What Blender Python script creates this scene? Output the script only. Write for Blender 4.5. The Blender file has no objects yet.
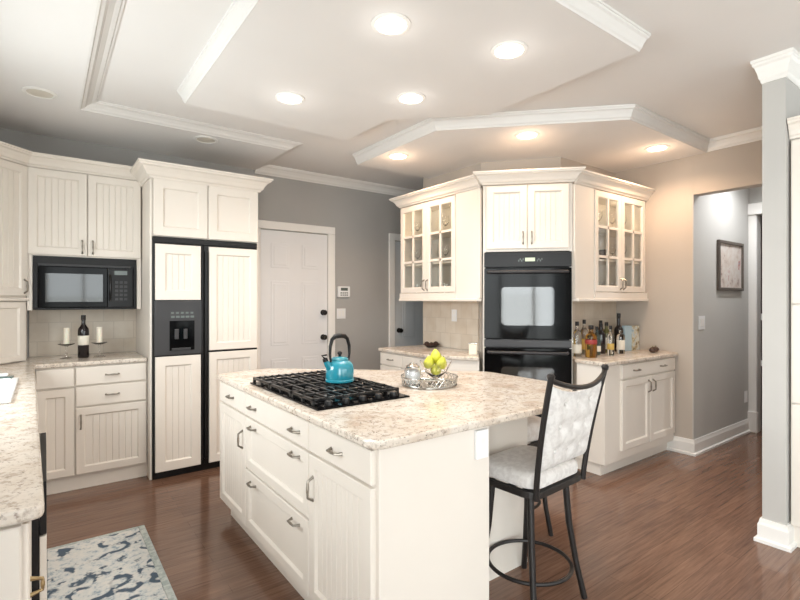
import bpy, bmesh, math, random
from mathutils import Vector, Matrix
random.seed(7)
S = bpy.context.scene
COL = S.collection
R = math.radians

# ------------------------------------------------------------------ camera, world, lights, exposure
cam_d = bpy.data.cameras.new('camera'); cam = bpy.data.objects.new('camera', cam_d); COL.objects.link(cam)
cam.location = (0, 0, 1.40); cam.rotation_euler = (R(90), 0, R(-36.5))
cam_d.sensor_width = 36; cam_d.lens = 21.6; cam_d.clip_start = 0.05
S.camera = cam
w = bpy.data.worlds.new('sky'); S.world = w; w.use_nodes = True
bg = w.node_tree.nodes['Background']; bg.inputs[0].default_value = (0.80, 0.90, 1.0, 1); bg.inputs[1].default_value = 1.5
S.view_settings.view_transform = 'Standard'; S.view_settings.look = 'None'
S.view_settings.gamma = 1; S.view_settings.use_curve_mapping = False
S.view_settings.exposure = 0.2

def area(name, loc, rot, sx, sy, power, col=(1, 1, 1)):
    d = bpy.data.lights.new(name, 'AREA'); d.shape = 'RECTANGLE'; d.size = sx; d.size_y = sy
    d.energy = power; d.color = col
    o = bpy.data.objects.new(name, d); COL.objects.link(o); o.location = loc; o.rotation_euler = rot
    return o
DAY = (0.945, 0.975, 1.0)
area('daylight_rear', (1.05, -4.25, 1.45), (R(90), 0, 0), 2.1, 1.9, 55, DAY)           # outside the rear windows, shining to +Y
area('daylight_rear_wide', (3.55, -4.25, 1.45), (R(90), 0, 0), 2.1, 1.9, 55, DAY)
area('daylight_patio', (-1.0, -1.7, 1.25), (R(90), 0, R(-90)), 3.0, 2.3, 230, DAY)      # outside the patio doors on the sink side
area('daylight_sink', (-0.9, 2.75, 1.65), (R(90), 0, R(-90)), 1.3, 1.0, 60, DAY)       # window over the sink
area('daylight_den', (6.85, -1.5, 1.45), (R(90), 0, R(90)), 3.0, 1.7, 50, DAY)           # den window

LAMP_W, LAMP_COL = 8.0, (1.0, 0.95, 0.89)
WARM_W, WARM_COL = 7.5, (1.0, 0.67, 0.43)

# ------------------------------------------------------------------ materials
def srgb(r, g, b):
    f = lambda c: (c/255/12.92) if c/255 <= .04045 else ((c/255+.055)/1.055)**2.4
    return (f(r), f(g), f(b), 1)
def mat(name, col, rough=.5, metal=0, **kw):
    m = bpy.data.materials.new(name); m.use_nodes = True
    b = m.node_tree.nodes['Principled BSDF']
    b.inputs['Base Color'].default_value = col; b.inputs['Roughness'].default_value = rough; b.inputs['Metallic'].default_value = metal
    for k, v in kw.items(): b.inputs[k.replace('_', ' ')].default_value = v
    return m
def nodes(m):
    nt = m.node_tree; return nt.nodes, nt.links, nt.nodes['Principled BSDF']
def ramp(N, L, fac, stops):
    r = N.new('ShaderNodeValToRGB'); e = r.color_ramp.elements
    while len(e) < len(stops): e.new(.5)
    for i, (p, c) in enumerate(stops): e[i].position = p; e[i].color = c
    L.new(fac, r.inputs[0]); return r.outputs[0]
def mapped(N, L, scale=(1, 1, 1), rot=(0, 0, 0)):
    tc = N.new('ShaderNodeTexCoord'); mp = N.new('ShaderNodeMapping')
    mp.inputs['Scale'].default_value = scale; mp.inputs['Rotation'].default_value = rot
    L.new(tc.outputs['Object'], mp.inputs[0]); return mp.outputs[0]
def noise(N, L, vec, scale, detail=3, rough=.5):
    n = N.new('ShaderNodeTexNoise'); n.inputs['Scale'].default_value = scale; n.inputs['Detail'].default_value = detail
    n.inputs['Roughness'].default_value = rough; L.new(vec, n.inputs['Vector']); return n.outputs['Fac']
def mixc(N, L, fac, a, b, mode='MIX'):
    m = N.new('ShaderNodeMix'); m.data_type = 'RGBA'; m.blend_type = mode
    for i, v in ((0, fac), (6, a), (7, b)):
        if hasattr(v, 'is_linked'): L.new(v, m.inputs[i])
        else: m.inputs[i].default_value = v
    return m.outputs[2]
def bump(N, L, b, h, strength=.2, dist=.01):
    n = N.new('ShaderNodeBump'); n.inputs['Strength'].default_value = strength; n.inputs['Distance'].default_value = dist
    L.new(h, n.inputs['Height']); L.new(n.outputs[0], b.inputs['Normal'])

def paint(name, col, rough=.5, var=.04, scale=3):
    m = mat(name, col, rough); N, L, b = nodes(m)
    v = mapped(N, L); f = noise(N, L, v, scale, 4)
    d = tuple(c*(1-var) for c in col[:3])+(1,); e = tuple(min(1, c*(1+var)) for c in col[:3])+(1,)
    L.new(ramp(N, L, f, [(.3, d), (.7, e)]), b.inputs['Base Color']); return m
M = {}
M['cream'] = paint('cream_cabinet_paint', srgb(229, 221, 211), .38, .025, 2)
M['white'] = paint('white_trim_paint', srgb(238, 236, 232), .4, .015)
M['ceil_trim'] = paint('ceiling_trim_paint', srgb(224, 222, 219), .6, .01)
M['door_white'] = paint('white_door_paint', srgb(228, 229, 231), .4, .015)
M['door_gray'] = paint('gray_door_paint', srgb(206, 210, 212), .4, .015)
M['wall'] = paint('gray_wall_paint', srgb(173, 171, 168), .8, .02)
M['warmwall'] = paint('beige_wall_paint', srgb(187, 177, 166), .8, .02)
M['hallwall'] = paint('cool_gray_hall_paint', srgb(188, 186, 182), .8, .02)
M['ceil'] = paint('ceiling_paint', srgb(231, 229, 227), .9, .01)
M['black'] = mat('black_appliance', srgb(20, 19, 20), .35, Specular_IOR_Level=.3)
M['black_glass'] = mat('black_oven_glass', srgb(10, 10, 11), .08, Specular_IOR_Level=.1)
M['window_glass'] = mat('oven_window_glass', srgb(40, 40, 38), .05, Specular_IOR_Level=.7)
M['charcoal'] = mat('charcoal_plastic', srgb(48, 47, 49), .4)
M['iron'] = paint('cast_iron', srgb(24, 23, 23), .3, .1, 30)
M['frame_iron'] = mat('dark_bronze_iron', srgb(48, 45, 44), .42, .5)
M['pewter'] = mat('antique_pewter', srgb(150, 143, 133), .33, .9)
M['brass'] = mat('antique_brass', srgb(172, 150, 112), .35, .9)
M['bronze'] = mat('oil_rubbed_bronze', srgb(40, 36, 34), .35, .6)
M['plate'] = mat('white_plastic', srgb(236, 236, 236), .35)
M['steel'] = mat('stainless_steel', srgb(190, 190, 190), .25, 1)
M['silver'] = mat('silver_filigree', srgb(205, 203, 198), .22, 1)
M['porcelain'] = mat('white_porcelain', srgb(240, 241, 240), .12)
M['teal'] = mat('turquoise_enamel', srgb(40, 138, 156), .14, Coat_Weight=.6)
M['darkwood'] = paint('dark_brown_wood', srgb(58, 44, 38), .4, .2, 6)
M['lens'] = mat('lamp_lens', (1, 1, 1, 1), .5, Emission_Strength=11.0, Emission_Color=(1, .96, .9, 1))
M['lens_off'] = mat('unlit_lamp_lens', srgb(214, 208, 196), .5)
M['screen'] = mat('lcd_screen', srgb(96, 104, 100), .2)
M['display'] = mat('lit_display', srgb(20, 24, 22), .2, Emission_Strength=.9, Emission_Color=(.75, .85, .55, 1))
M['candle'] = mat('ivory_wax', srgb(238, 230, 214), .5, Subsurface_Weight=.2)
M['cork'] = mat('black_foil', srgb(28, 24, 24), .4)
M['paper'] = mat('cream_paper', srgb(226, 216, 200), .7)
M['lime'] = paint('yellow_green_skin', srgb(204, 202, 66), .4, .12, 14)
M['leafgreen'] = mat('green_stalk', srgb(90, 110, 50), .6)
M['fruit_dark'] = paint('dark_brown_skin', srgb(70, 48, 38), .45, .2, 20)
def glassmat(name, col, rough=.02, ior=1.45):
    m = mat(name, col, rough, Transmission_Weight=1.0, IOR=ior); return m
M['glass'] = glassmat('clear_glass', (1, 1, 1, 1))
M['amber'] = glassmat('amber_glass', srgb(214, 168, 80))
M['winebottle'] = mat('dark_wine_glass', srgb(26, 18, 20), .08)
M['bluegl'] = glassmat('pale_blue_glass', srgb(150, 190, 200))
M['olive'] = mat('olive_glass', srgb(96, 92, 48), .1)
def pane_material():
    m = bpy.data.materials.new('thin_pane_glass'); m.use_nodes = True; N = m.node_tree.nodes; L = m.node_tree.links
    N.clear(); o = N.new('ShaderNodeOutputMaterial'); t = N.new('ShaderNodeBsdfTransparent'); g = N.new('ShaderNodeBsdfGlossy')
    g.inputs['Roughness'].default_value = .03; f = N.new('ShaderNodeLayerWeight'); f.inputs[0].default_value = .12
    t.inputs[0].default_value = (.96, .97, .96, 1)
    x = N.new('ShaderNodeMixShader'); L.new(ramp(N, L, f.outputs['Facing'], [(0, (.03, .03, .03, 1)), (1, (.5, .5, .5, 1))]), x.inputs[0]); L.new(t.outputs[0], x.inputs[1]); L.new(g.outputs[0], x.inputs[2]); L.new(x.outputs[0], o.inputs[0])
    return m
M['pane'] = pane_material()

def floor_material():
    m = mat('red_brown_hardwood', srgb(104, 66, 50), .22); N, L, b = nodes(m)
    v = mapped(N, L)
    br = N.new('ShaderNodeTexBrick'); L.new(v, br.inputs['Vector'])
    br.offset = .37; br.offset_frequency = 2; br.squash = 1
    for k, x in (('Scale', 1.0), ('Mortar Size', .0014), ('Mortar Smooth', .1), ('Bias', 0.0), ('Brick Width', 1.15), ('Row Height', .083)): br.inputs[k].default_value = x
    br.inputs['Color1'].default_value = srgb(128, 97, 78); br.inputs['Color2'].default_value = srgb(102, 76, 62); br.inputs['Mortar'].default_value = srgb(70, 46, 36)
    g = noise(N, L, mapped(N, L, (2.2, 38, 1)), 1.6, 6, .65)
    c = mixc(N, L, .5, br.outputs['Color'], ramp(N, L, g, [(.3, srgb(80, 58, 48)), (.7, srgb(154, 119, 99))]))
    bl = noise(N, L, v, .9, 3)
    c = mixc(N, L, .35, c, ramp(N, L, bl, [(.35, (.55, .5, .48, 1)), (.65, (1, 1, 1, 1))]), 'MULTIPLY')
    L.new(c, b.inputs['Base Color'])
    r = N.new('ShaderNodeMapRange'); L.new(g, r.inputs[0]); r.inputs[3].default_value = .12; r.inputs[4].default_value = .2
    L.new(r.outputs[0], b.inputs['Roughness'])
    bump(N, L, b, br.outputs['Fac'], -.15, .002)
    return m
M['floor'] = floor_material()

def granite_material():
    m = mat('cream_granite', srgb(222, 205, 184), .16); N, L, b = nodes(m); v = mapped(N, L)
    n1 = noise(N, L, v, 7, 5, .6); n2 = noise(N, L, v, 55, 4, .7); n3 = noise(N, L, mapped(N, L, (1, 1, 1), (.4, .2, 1)), 26, 5, .75)
    c = ramp(N, L, n1, [(.28, srgb(194, 174, 155)), (.45, srgb(214, 202, 188)), (.6, srgb(223, 214, 203)), (.75, srgb(204, 190, 175))])
    c = mixc(N, L, ramp(N, L, n3, [(.52, (0, 0, 0, 1)), (.62, (.75, .75, .75, 1))]), c, srgb(172, 157, 142))
    c = mixc(N, L, ramp(N, L, n2, [(.56, (0, 0, 0, 1)), (.66, (.8, .8, .8, 1))]), c, srgb(140, 124, 113))
    vo = N.new('ShaderNodeTexVoronoi'); vo.inputs['Scale'].default_value = 60; L.new(v, vo.inputs['Vector'])
    sp = ramp(N, L, vo.outputs['Distance'], [(.13, (1, 1, 1, 1)), (.2, (0, 0, 0, 1))])
    n4 = noise(N, L, v, 11, 3); gate = ramp(N, L, n4, [(.5, (0, 0, 0, 1)), (.6, (1, 1, 1, 1))])
    c = mixc(N, L, mixc(N, L, 1.0, sp, gate, 'MULTIPLY'), c, srgb(80, 68, 64))
    L.new(c, b.inputs['Base Color']); return m
M['granite'] = granite_material()

def tile_material():
    m = mat('pale_stone_tile', srgb(212, 200, 184), .35); N, L, b = nodes(m)
    tc = N.new('ShaderNodeTexCoord'); sx = N.new('ShaderNodeSeparateXYZ'); L.new(tc.outputs['Object'], sx.inputs[0])
    ad = N.new('ShaderNodeMath'); ad.operation = 'ADD'; L.new(sx.outputs[0], ad.inputs[0]); L.new(sx.outputs[1], ad.inputs[1])
    cb = N.new('ShaderNodeCombineXYZ'); L.new(ad.outputs[0], cb.inputs[0]); L.new(sx.outputs[2], cb.inputs[1])
    br = N.new('ShaderNodeTexBrick'); L.new(cb.outputs[0], br.inputs['Vector'])
    for k, x in (('Scale', 1.0), ('Mortar Size', .0025), ('Brick Width', .152), ('Row Height', .152)): br.inputs[k].default_value = x
    br.offset = .5
    br.inputs['Color1'].default_value = srgb(214, 203, 188); br.inputs['Color2'].default_value = srgb(204, 190, 172); br.inputs['Mortar'].default_value = srgb(190, 178, 162)
    n = noise(N, L, tc.outputs['Object'], 9, 4)
    L.new(mixc(N, L, .25, br.outputs['Color'], ramp(N, L, n, [(.3, srgb(190, 170, 148)), (.7, srgb(226, 218, 206))])), b.inputs['Base Color'])
    return m
M['tile'] = tile_material()

def fabric_material(name, a, bcol, scale):
    m = mat(name, a, .9, Sheen_Weight=.2); N, L, b = nodes(m); v = mapped(N, L)
    n = noise(N, L, v, scale, 4, .6)
    L.new(ramp(N, L, n, [(.42, a), (.58, bcol)]), b.inputs['Base Color'])
    bump(N, L, b, noise(N, L, v, 220, 2), .25, .002); return m
M['fabric'] = fabric_material('pale_damask', srgb(202, 197, 193), srgb(216, 212, 208), 40)
M['cushion'] = fabric_material('pale_linen', srgb(208, 200, 192), srgb(220, 214, 208), 30)

def rug_material():
    m = mat('blue_ivory_rug', srgb(206, 208, 204), .95); N, L, b = nodes(m)
    v = mapped(N, L)
    nz = N.new('ShaderNodeTexNoise'); nz.inputs['Scale'].default_value = 9; nz.inputs['Detail'].default_value = 2; L.new(v, nz.inputs['Vector'])
    wv = mixc(N, L, .12, v, nz.outputs['Color'])
    vo = N.new('ShaderNodeTexVoronoi'); vo.feature = 'SMOOTH_F1'; vo.inputs['Scale'].default_value = 9; L.new(wv, vo.inputs['Vector'])
    vine = noise(N, L, v, 6.5, 1.5, .4)
    d1 = ramp(N, L, vine, [(.44, (0, 0, 0, 1)), (.465, (1, 1, 1, 1)), (.535, (1, 1, 1, 1)), (.56, (0, 0, 0, 1))])
    fl = ramp(N, L, vo.outputs['Distance'], [(.13, (1, 1, 1, 1)), (.17, (0, 0, 0, 1))])
    big = noise(N, L, v, 10, 3, .6); gate = ramp(N, L, big, [(.48, (0, 0, 0, 1)), (.53, (1, 1, 1, 1))])
    base = ramp(N, L, noise(N, L, v, 30, 5, .75), [(.38, srgb(150, 164, 174)), (.46, srgb(200, 203, 202)), (.62, srgb(214, 212, 207))])
    c = mixc(N, L, mixc(N, L, 1.0, d1, gate, 'MULTIPLY'), base, srgb(72, 88, 104))
    c = mixc(N, L, mixc(N, L, 1.0, fl, ramp(N, L, noise(N, L, v, 40, 2), [(.45, (0, 0, 0, 1)), (.55, (1, 1, 1, 1))]), 'MULTIPLY'), c, srgb(80, 94, 108))
    L.new(c, b.inputs['Base Color']); bump(N, L, b, noise(N, L, v, 300, 2), .5, .004); return m
M['rug'] = rug_material()
M['rug_edge'] = fabric_material('pale_green_gray_binding', srgb(150, 160, 158), srgb(184, 190, 186), 40)

def art_material():
    m = mat('faded_abstract_print', srgb(190, 180, 172), .7); N, L, b = nodes(m); v = mapped(N, L)
    n = noise(N, L, v, 7, 4, .6)
    L.new(ramp(N, L, n, [(.3, srgb(120, 96, 92)), (.42, srgb(196, 182, 172)), (.58, srgb(206, 200, 194)), (.68, srgb(176, 120, 112)), (.75, srgb(150, 150, 156))]), b.inputs['Base Color']); return m
M['art'] = art_material()
def book_material():
    m = mat('printed_cover', srgb(200, 206, 200), .4); N, L, b = nodes(m); v = mapped(N, L)
    n = noise(N, L, v, 22, 3, .6)
    L.new(ramp(N, L, n, [(.35, srgb(92, 84, 60)), (.45, srgb(190, 176, 140)), (.55, srgb(214, 214, 206)), (.7, srgb(150, 176, 190))]), b.inputs['Base Color']); return m
M['cover'] = book_material()
M['cover_blue'] = mat('pale_blue_cover', srgb(170, 192, 202), .4)
M['label_red'] = mat('red_label', srgb(150, 50, 44), .5); M['label_gold'] = mat('gold_label', srgb(196, 164, 84), .4)
M['label_white'] = mat('white_label', srgb(226, 220, 206), .6)
M['grass'] = paint('lawn', srgb(92, 120, 58), .9, .2, 5)
M['hedge'] = paint('hedge_leaves', srgb(70, 98, 48), .9, .35, 8)

# ------------------------------------------------------------------ mesh helpers
class MB:
    def __init__(s): s.v = []; s.f = []
    def add(s, vs, fs):
        n = len(s.v); s.v += [tuple(p) for p in vs]; s.f += [tuple(i+n for i in f) for f in fs]; return s
    def box(s, x0, x1, y0, y1, z0, z1):
        return s.add([(x0, y0, z0), (x1, y0, z0), (x1, y1, z0), (x0, y1, z0), (x0, y0, z1), (x1, y0, z1), (x1, y1, z1), (x0, y1, z1)],
                     [(0, 3, 2, 1), (4, 5, 6, 7), (0, 1, 5, 4), (1, 2, 6, 5), (2, 3, 7, 6), (3, 0, 4, 7)])
    def prism(s, poly, z0, z1):
        n = len(poly)
        return s.add([(x, y, z0) for x, y in poly]+[(x, y, z1) for x, y in poly],
                     [tuple(range(n))[::-1], tuple(range(n, 2*n))]+[(i, (i+1) % n, n+(i+1) % n, n+i) for i in range(n)])
    def lathe(s, prof, c=(0, 0, 0), seg=24, rx=1, ry=1):
        k = len(prof); vs = []; fs = []
        for i in range(seg):
            a = 2*math.pi*i/seg
            for r, z in prof: vs.append((c[0]+r*rx*math.cos(a), c[1]+r*ry*math.sin(a), c[2]+z))
        for i in range(seg):
            j = (i+1) % seg
            for q in range(k-1): fs.append((i*k+q, j*k+q, j*k+q+1, i*k+q+1))
        return s.add(vs, fs)
    def tube(s, pts, r, seg=8, closed=False):
        P = [Vector(p) for p in pts]; n = len(P); rr = r if isinstance(r, (list, tuple)) else [r]*n
        T = []
        for i in range(n):
            a = P[i-1] if (i > 0 or closed) else P[i]; b = P[(i+1) % n] if (i < n-1 or closed) else P[i]
            T.append((b-a).normalized())
        u = T[0].orthogonal().normalized(); vs = []
        for i in range(n):
            u = (u-T[i]*u.dot(T[i])).normalized(); w_ = T[i].cross(u)
            for k in range(seg):
                a = 2*math.pi*k/seg; vs.append(P[i]+(u*math.cos(a)+w_*math.sin(a))*rr[i])
        fs = []
        for i in range(n if closed else n-1):
            j = (i+1) % n
            for k in range(seg): fs.append((i*seg+k, i*seg+(k+1) % seg, j*seg+(k+1) % seg, j*seg+k))
        if not closed: fs += [tuple(range(seg))[::-1], tuple((n-1)*seg+k for k in range(seg))]
        return s.add(vs, fs)
    def sweep(s, path, prof, closed=False):
        """prof: closed (out, z) outline carried along a horizontal path, out = to the right of travel"""
        n = len(path); k = len(prof); vs = []
        def nrm(a, b):
            d = Vector((b[0]-a[0], b[1]-a[1])).normalized(); return Vector((d.y, -d.x))
        for i in range(n):
            ns = []
            if i > 0 or closed: ns.append(nrm(path[i-1], path[i]))
            if i < n-1 or closed: ns.append(nrm(path[i], path[(i+1) % n]))
            m = sum(ns, Vector((0, 0))).normalized(); m = m/max(.3, m.dot(ns[0]))
            for o, z in prof: vs.append((path[i][0]+m.x*o, path[i][1]+m.y*o, z))
        fs = []
        for i in range(n if closed else n-1):
            j = (i+1) % n
            for q in range(k): fs.append((i*k+q, i*k+(q+1) % k, j*k+(q+1) % k, j*k+q))
        if not closed: fs += [tuple(range(k)), tuple((n-1)*k+q for q in range(k))[::-1]]
        return s.add(vs, fs)
    def xf(s, mtx):
        s.v = [tuple(mtx @ Vector(p)) for p in s.v]; return s

def obj(name, mb, material, parent=None, bevel=0, smooth=False, sub=0):
    me = bpy.data.meshes.new(name); me.from_pydata(mb.v, [], mb.f); me.validate()
    bm = bmesh.new(); bm.from_mesh(me); bmesh.ops.recalc_face_normals(bm, faces=bm.faces); bm.to_mesh(me); bm.free()
    o = bpy.data.objects.new(name, me); COL.objects.link(o)
    me.materials.append(M[material] if isinstance(material, str) else material)
    if parent: o.parent = parent
    if bevel:
        b = o.modifiers.new('edge', 'BEVEL'); b.width = bevel; b.segments = 2; b.limit_method = 'ANGLE'; b.angle_limit = R(40)
    if sub:
        q = o.modifiers.new('round', 'SUBSURF'); q.levels = q.render_levels = sub
    if smooth or sub:
        for p in me.polygons: p.use_smooth = True
        if not sub:
            try: me.set_sharp_from_angle(angle=R(42))
            except Exception: pass
    return o
def tag(o, label, cat, group=None):
    o['label'] = label; o['category'] = cat
    if group: o['group'] = group
    return o
def thing(name, label, cat, loc=(0, 0, 0), rz=0, group=None):
    o = bpy.data.objects.new(name, None); COL.objects.link(o); o.location = loc; o.rotation_euler = (0, 0, R(rz)); o.empty_display_size = .1
    return tag(o, label, cat, group)
def struct(name, mb, material, parent=None, bevel=0):
    o = obj(name, mb, material, parent, bevel)
    if not parent: o['kind'] = 'structure'
    return o
def dup(root, loc, label, rz=None, group=None):
    r = root.copy(); COL.objects.link(r); r.location = loc; r['label'] = label
    if rz is not None: r.rotation_euler = (0, 0, R(rz))
    if group: r['group'] = group
    for ch in list(root.children):
        c = ch.copy(); COL.objects.link(c); c.parent = r
        for g in list(ch.children):
            d = g.copy(); COL.objects.link(d); d.parent = c
    return r

# ------------------------------------------------------------------ room shell
ZC, ZL, ZR = 2.79, 2.735, 2.70      # main ceiling, soffit over the fridge side, soffit over the ovens and island
XL, YB, XA, YW, XC = -.65, 4.85, 3.32, 2.64, 4.70
struct('floor', MB().box(XL-.2, 8.2, -4.2, 6, -.06, 0), 'floor')
cm = MB().box(XL-.2, 8.2, -4.2, 6, ZC, ZC+.1)
cm.prism([(XL-.1, -1.2), (.19, -1.2), (.19, 4.05), (1.73, 4.05), (1.73, YB+.05), (XL-.1, YB+.05)], ZL, ZC+.02)
SOF = [(2.42, 3.95), (2.42, 2.80), (3.39, 1.80), (4.72, 1.80)]
cm.prism(SOF+[(4.72, 2.66), (3.35, 3.4), (3.35, 3.95)], ZR, ZC+.02)
CAN = [(.75, 3.40), (.75, 1.28), (2.50, 1.28), (2.50, 2.33), (1.98, 2.86), (1.98, 3.40)]
cm.prism(CAN, ZR, ZC+.02)
struct('ceiling', cm, 'ceil')
struct('wall_back', MB().box(XL-.1, 5.2, YB, YB+.1, 0, ZC+.05), 'wall')
# wall beside the sink: opening for the sink window and the patio doors
lw = MB()
lw.box(XL-.1, XL, 3.40, YB+.1, 0, ZC+.05).box(XL-.1, XL, -.2, 2.1, 0, ZC+.05).box(XL-.1, XL, -4.1, -3.2, 0, ZC+.05)
lw.box(XL-.1, XL, 2.1, 3.40, 0, 1.15).box(XL-.1, XL, 2.1, 3.40, 2.15, ZC+.05).box(XL-.1, XL, -3.2, -.2, 2.4, ZC+.05)
struct('wall_left', lw, 'wall')
rw = MB()   # rear wall behind the viewpoint, with two wide windows
for a, b in ((XL-.1, 0), (2.1, 2.5), (4.6, 8.1)): rw.box(a, b, -4.1, -4.0, 0, ZC+.05)
for a, b in ((0, 2.1), (2.5, 4.6)): rw.box(a, b, -4.1, -4.0, 0, .5).box(a, b, -4.1, -4.0, 2.4, ZC+.05)
struct('wall_rear', rw, 'wall')
dw = MB().box(7, 7.1, -4, -3, 0, ZC+.05).box(7, 7.1, 0, .88, 0, ZC+.05).box(7, 7.1, -3, 0, 0, .6).box(7, 7.1, -3, 0, 2.3, ZC+.05)
struct('wall_den', dw, 'wall')
# wall block behind glass cabinets and ovens (side facing the island, 45 degree corner, side facing the bar counter), and the wall with the hall opening
blk = MB().prism([(XA, 4.06), (XA, 3.20), (3.77, YW), (XC, YW), (XC, 1.913), (6.05, 1.913), (6.05, 2.0), (4.82, 2.0), (4.82, YW+.12), (3.82, YW+.12), (3.44, 3.25), (3.44, 4.06)], 0, ZC+.05)
struct('wall_right', blk, 'warmwall')
struct('wall_right_header', MB().box(XC, XC+.12, .99, 1.912, 2.35, ZC+.05), 'warmwall')
struct('wall_hall', MB().box(XC+.001, 6.05, 1.905, 1.9129, 0, ZC), 'hallwall')
struct('wall_hall_end', MB().box(6.05, 6.15, .9, 1.83, 2.30, ZC+.05).box(6.05, 6.15, 1.83, 2.0, 0, ZC+.05).box(6.05, 6.15, .9, 1.0, 0, 2.3), 'hallwall')
struct('wall_light_block', MB().box(5.1, 5.2, 1.99, YB, 0, ZC+.05), 'wall')  # unseen wall added to close off the passage and block light
struct('wall_stub', MB().box(3.35, 7.05, .88, .99, 0, ZC+.05), 'hallwall')
struct('wall_backsplash', MB().box(-.10, .653, YB-.012, YB-.001, .946, 1.75), 'tile')
struct('wall_backsplash', MB().box(XA-.012, XA-.001, 3.22, 4.05, .916, 1.40), 'tile')
struct('wall_backsplash', MB().box(3.80, XC-.005, YW-.012, YW-.001, .916, 1.40), 'tile')
# outside, seen only in reflections
struct('ground', MB().box(-14, 16, -16, 12, -.3, -.2), 'grass')
struct('ground_hedge', MB().box(-4, 9, -9.5, -8.3, -.2, 1.5).box(-6.5, -5.3, -8, 6, -.2, 1.6), 'hedge')

# windows
def window(name, x0, x1, y0, y1, z0, z1, axis, bars):
    e = bpy.data.objects.new(name, None); COL.objects.link(e); e['kind'] = 'structure'
    m = MB(); t = .05
    if axis == 'y':
        m.box(x0, x1, y0, y1, z0, z0+t).box(x0, x1, y0, y1, z1-t, z1)
        for k in range(bars+1):
            c = x0+t/2+(x1-x0-t)*k/bars; m.box(c-t/2, c+t/2, y0, y1, z0+t, z1-t)
        p = MB().box(x0+.01, x1-.01, (y0+y1)/2-.003, (y0+y1)/2+.003, z0+.01, z1-.01)
    else:
        m.box(x0, x1, y0, y1, z0, z0+t).box(x0, x1, y0, y1, z1-t, z1)
        for k in range(bars+1):
            c = y0+t/2+(y1-y0-t)*k/bars; m.box(x0, x1, c-t/2, c+t/2, z0+t, z1-t)
        p = MB().box((x0+x1)/2-.003, (x0+x1)/2+.003, y0+.01, y1-.01, z0+.01, z1-.01)
    obj('window_frame', m, 'white', e); obj('window_pane', p, 'pane', e)
window('window_1', XL-.08, XL-.03, 2.1, 3.4, 1.15, 2.15, 'x', 2)
window('window_2', XL-.08, XL-.03, -3.2, -.2, 0.0, 2.4, 'x', 3)
window('window_3', 0, 2.1, -4.08, -4.03, .5, 2.4, 'y', 3)
window('window_4', 2.5, 4.6, -4.08, -4.03, .5, 2.4, 'y', 3)
window('window_5', 7.03, 7.08, -3, 0, .6, 2.3, 'x', 3)

# mouldings
def crown_prof(z0, h, p):
    return [(0, z0), (.10*p, z0), (.16*p, z0+.12*h), (.30*p, z0+.2*h), (.42*p, z0+.42*h), (.66*p, z0+.68*h), (.86*p, z0+.76*h), (.9*p, z0+.86*h), (p, z0+.88*h), (p, z0+h), (0, z0+h)]
struct('trim_1', MB().sweep([(.19, -1.2), (.19, 4.05), (1.73, 4.05), (1.73, YB)], crown_prof(ZL, ZC-ZL, .11)), 'ceil_trim')
struct('trim_2', MB().sweep([(2.42, 3.95), (2.42, 2.80), (3.39, 1.80), (XC, 1.80)], crown_prof(ZR, ZC-ZR, .06)), 'ceil_trim')
struct('trim_3', MB().sweep([(.75, 3.40), (.75, 1.28), (2.50, 1.28), (2.50, 2.33), (1.98, 2.86), (1.98, 3.40)], crown_prof(ZR, ZC-ZR, .045), closed=True), 'ceil_trim')
struct('trim_4', MB().sweep([(1.73, YB), (5.1, YB)], crown_prof(ZR, ZC-ZR, .09)), 'white')
struct('trim_5', MB().sweep([(XC, 1.80), (XC, .99)], crown_prof(2.705, ZC-2.705, .09)), 'white')
struct('trim_6', MB().sweep([(XC, .99), (3.35, .99), (3.35, .88), (6.9, .88)], crown_prof(2.655, ZC-2.655, .045)), 'white')
BASE = [(0, 0), (.028, 0), (.028, .02), (.016, .028), (.016, .105), (.011, .12), (.008, .14), (0, .14)]
struct('baseboard_right', MB().sweep([(XC, 2.135), (XC, 1.905), (6.0, 1.905)], BASE), 'white')
struct('baseboard_stub', MB().sweep([(XC, .99), (3.35, .99), (3.35, .88), (3.46, .88)], [(o*1.15, z*.95) for o, z in BASE]), 'white')
struct('baseboard_back', MB().sweep([(1.52, YB), (1.69, YB)], BASE), 'white')
struct('baseboard_back', MB().sweep([(2.67, YB), (3.40, YB)], BASE), 'white')
# hall cased opening, dark wood door beyond
struct('trim_7', MB().box(6.02, 6.05, 1.83, 1.904, 0, 2.36).box(6.0, 6.05, 1.82, 1.904, 0, .22).box(6.00, 6.05, 1.00, 1.904, 2.30, 2.42).box(6.02, 6.05, 1.0, 1.10, 0, 2.3), 'white', bevel=.006)
d3 = bpy.data.objects.new('door_3', None); COL.objects.link(d3); d3['kind'] = 'structure'
obj('door_panel', MB().box(6.30, 6.34, .95, 2.2, 0, 2.35), 'darkwood', d3)
obj('door_rail', MB().box(6.285, 6.30, .95, 2.2, 1.18, 1.25).box(6.285, 6.30, .95, 2.2, .68, .74), 'white', d3)

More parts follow.
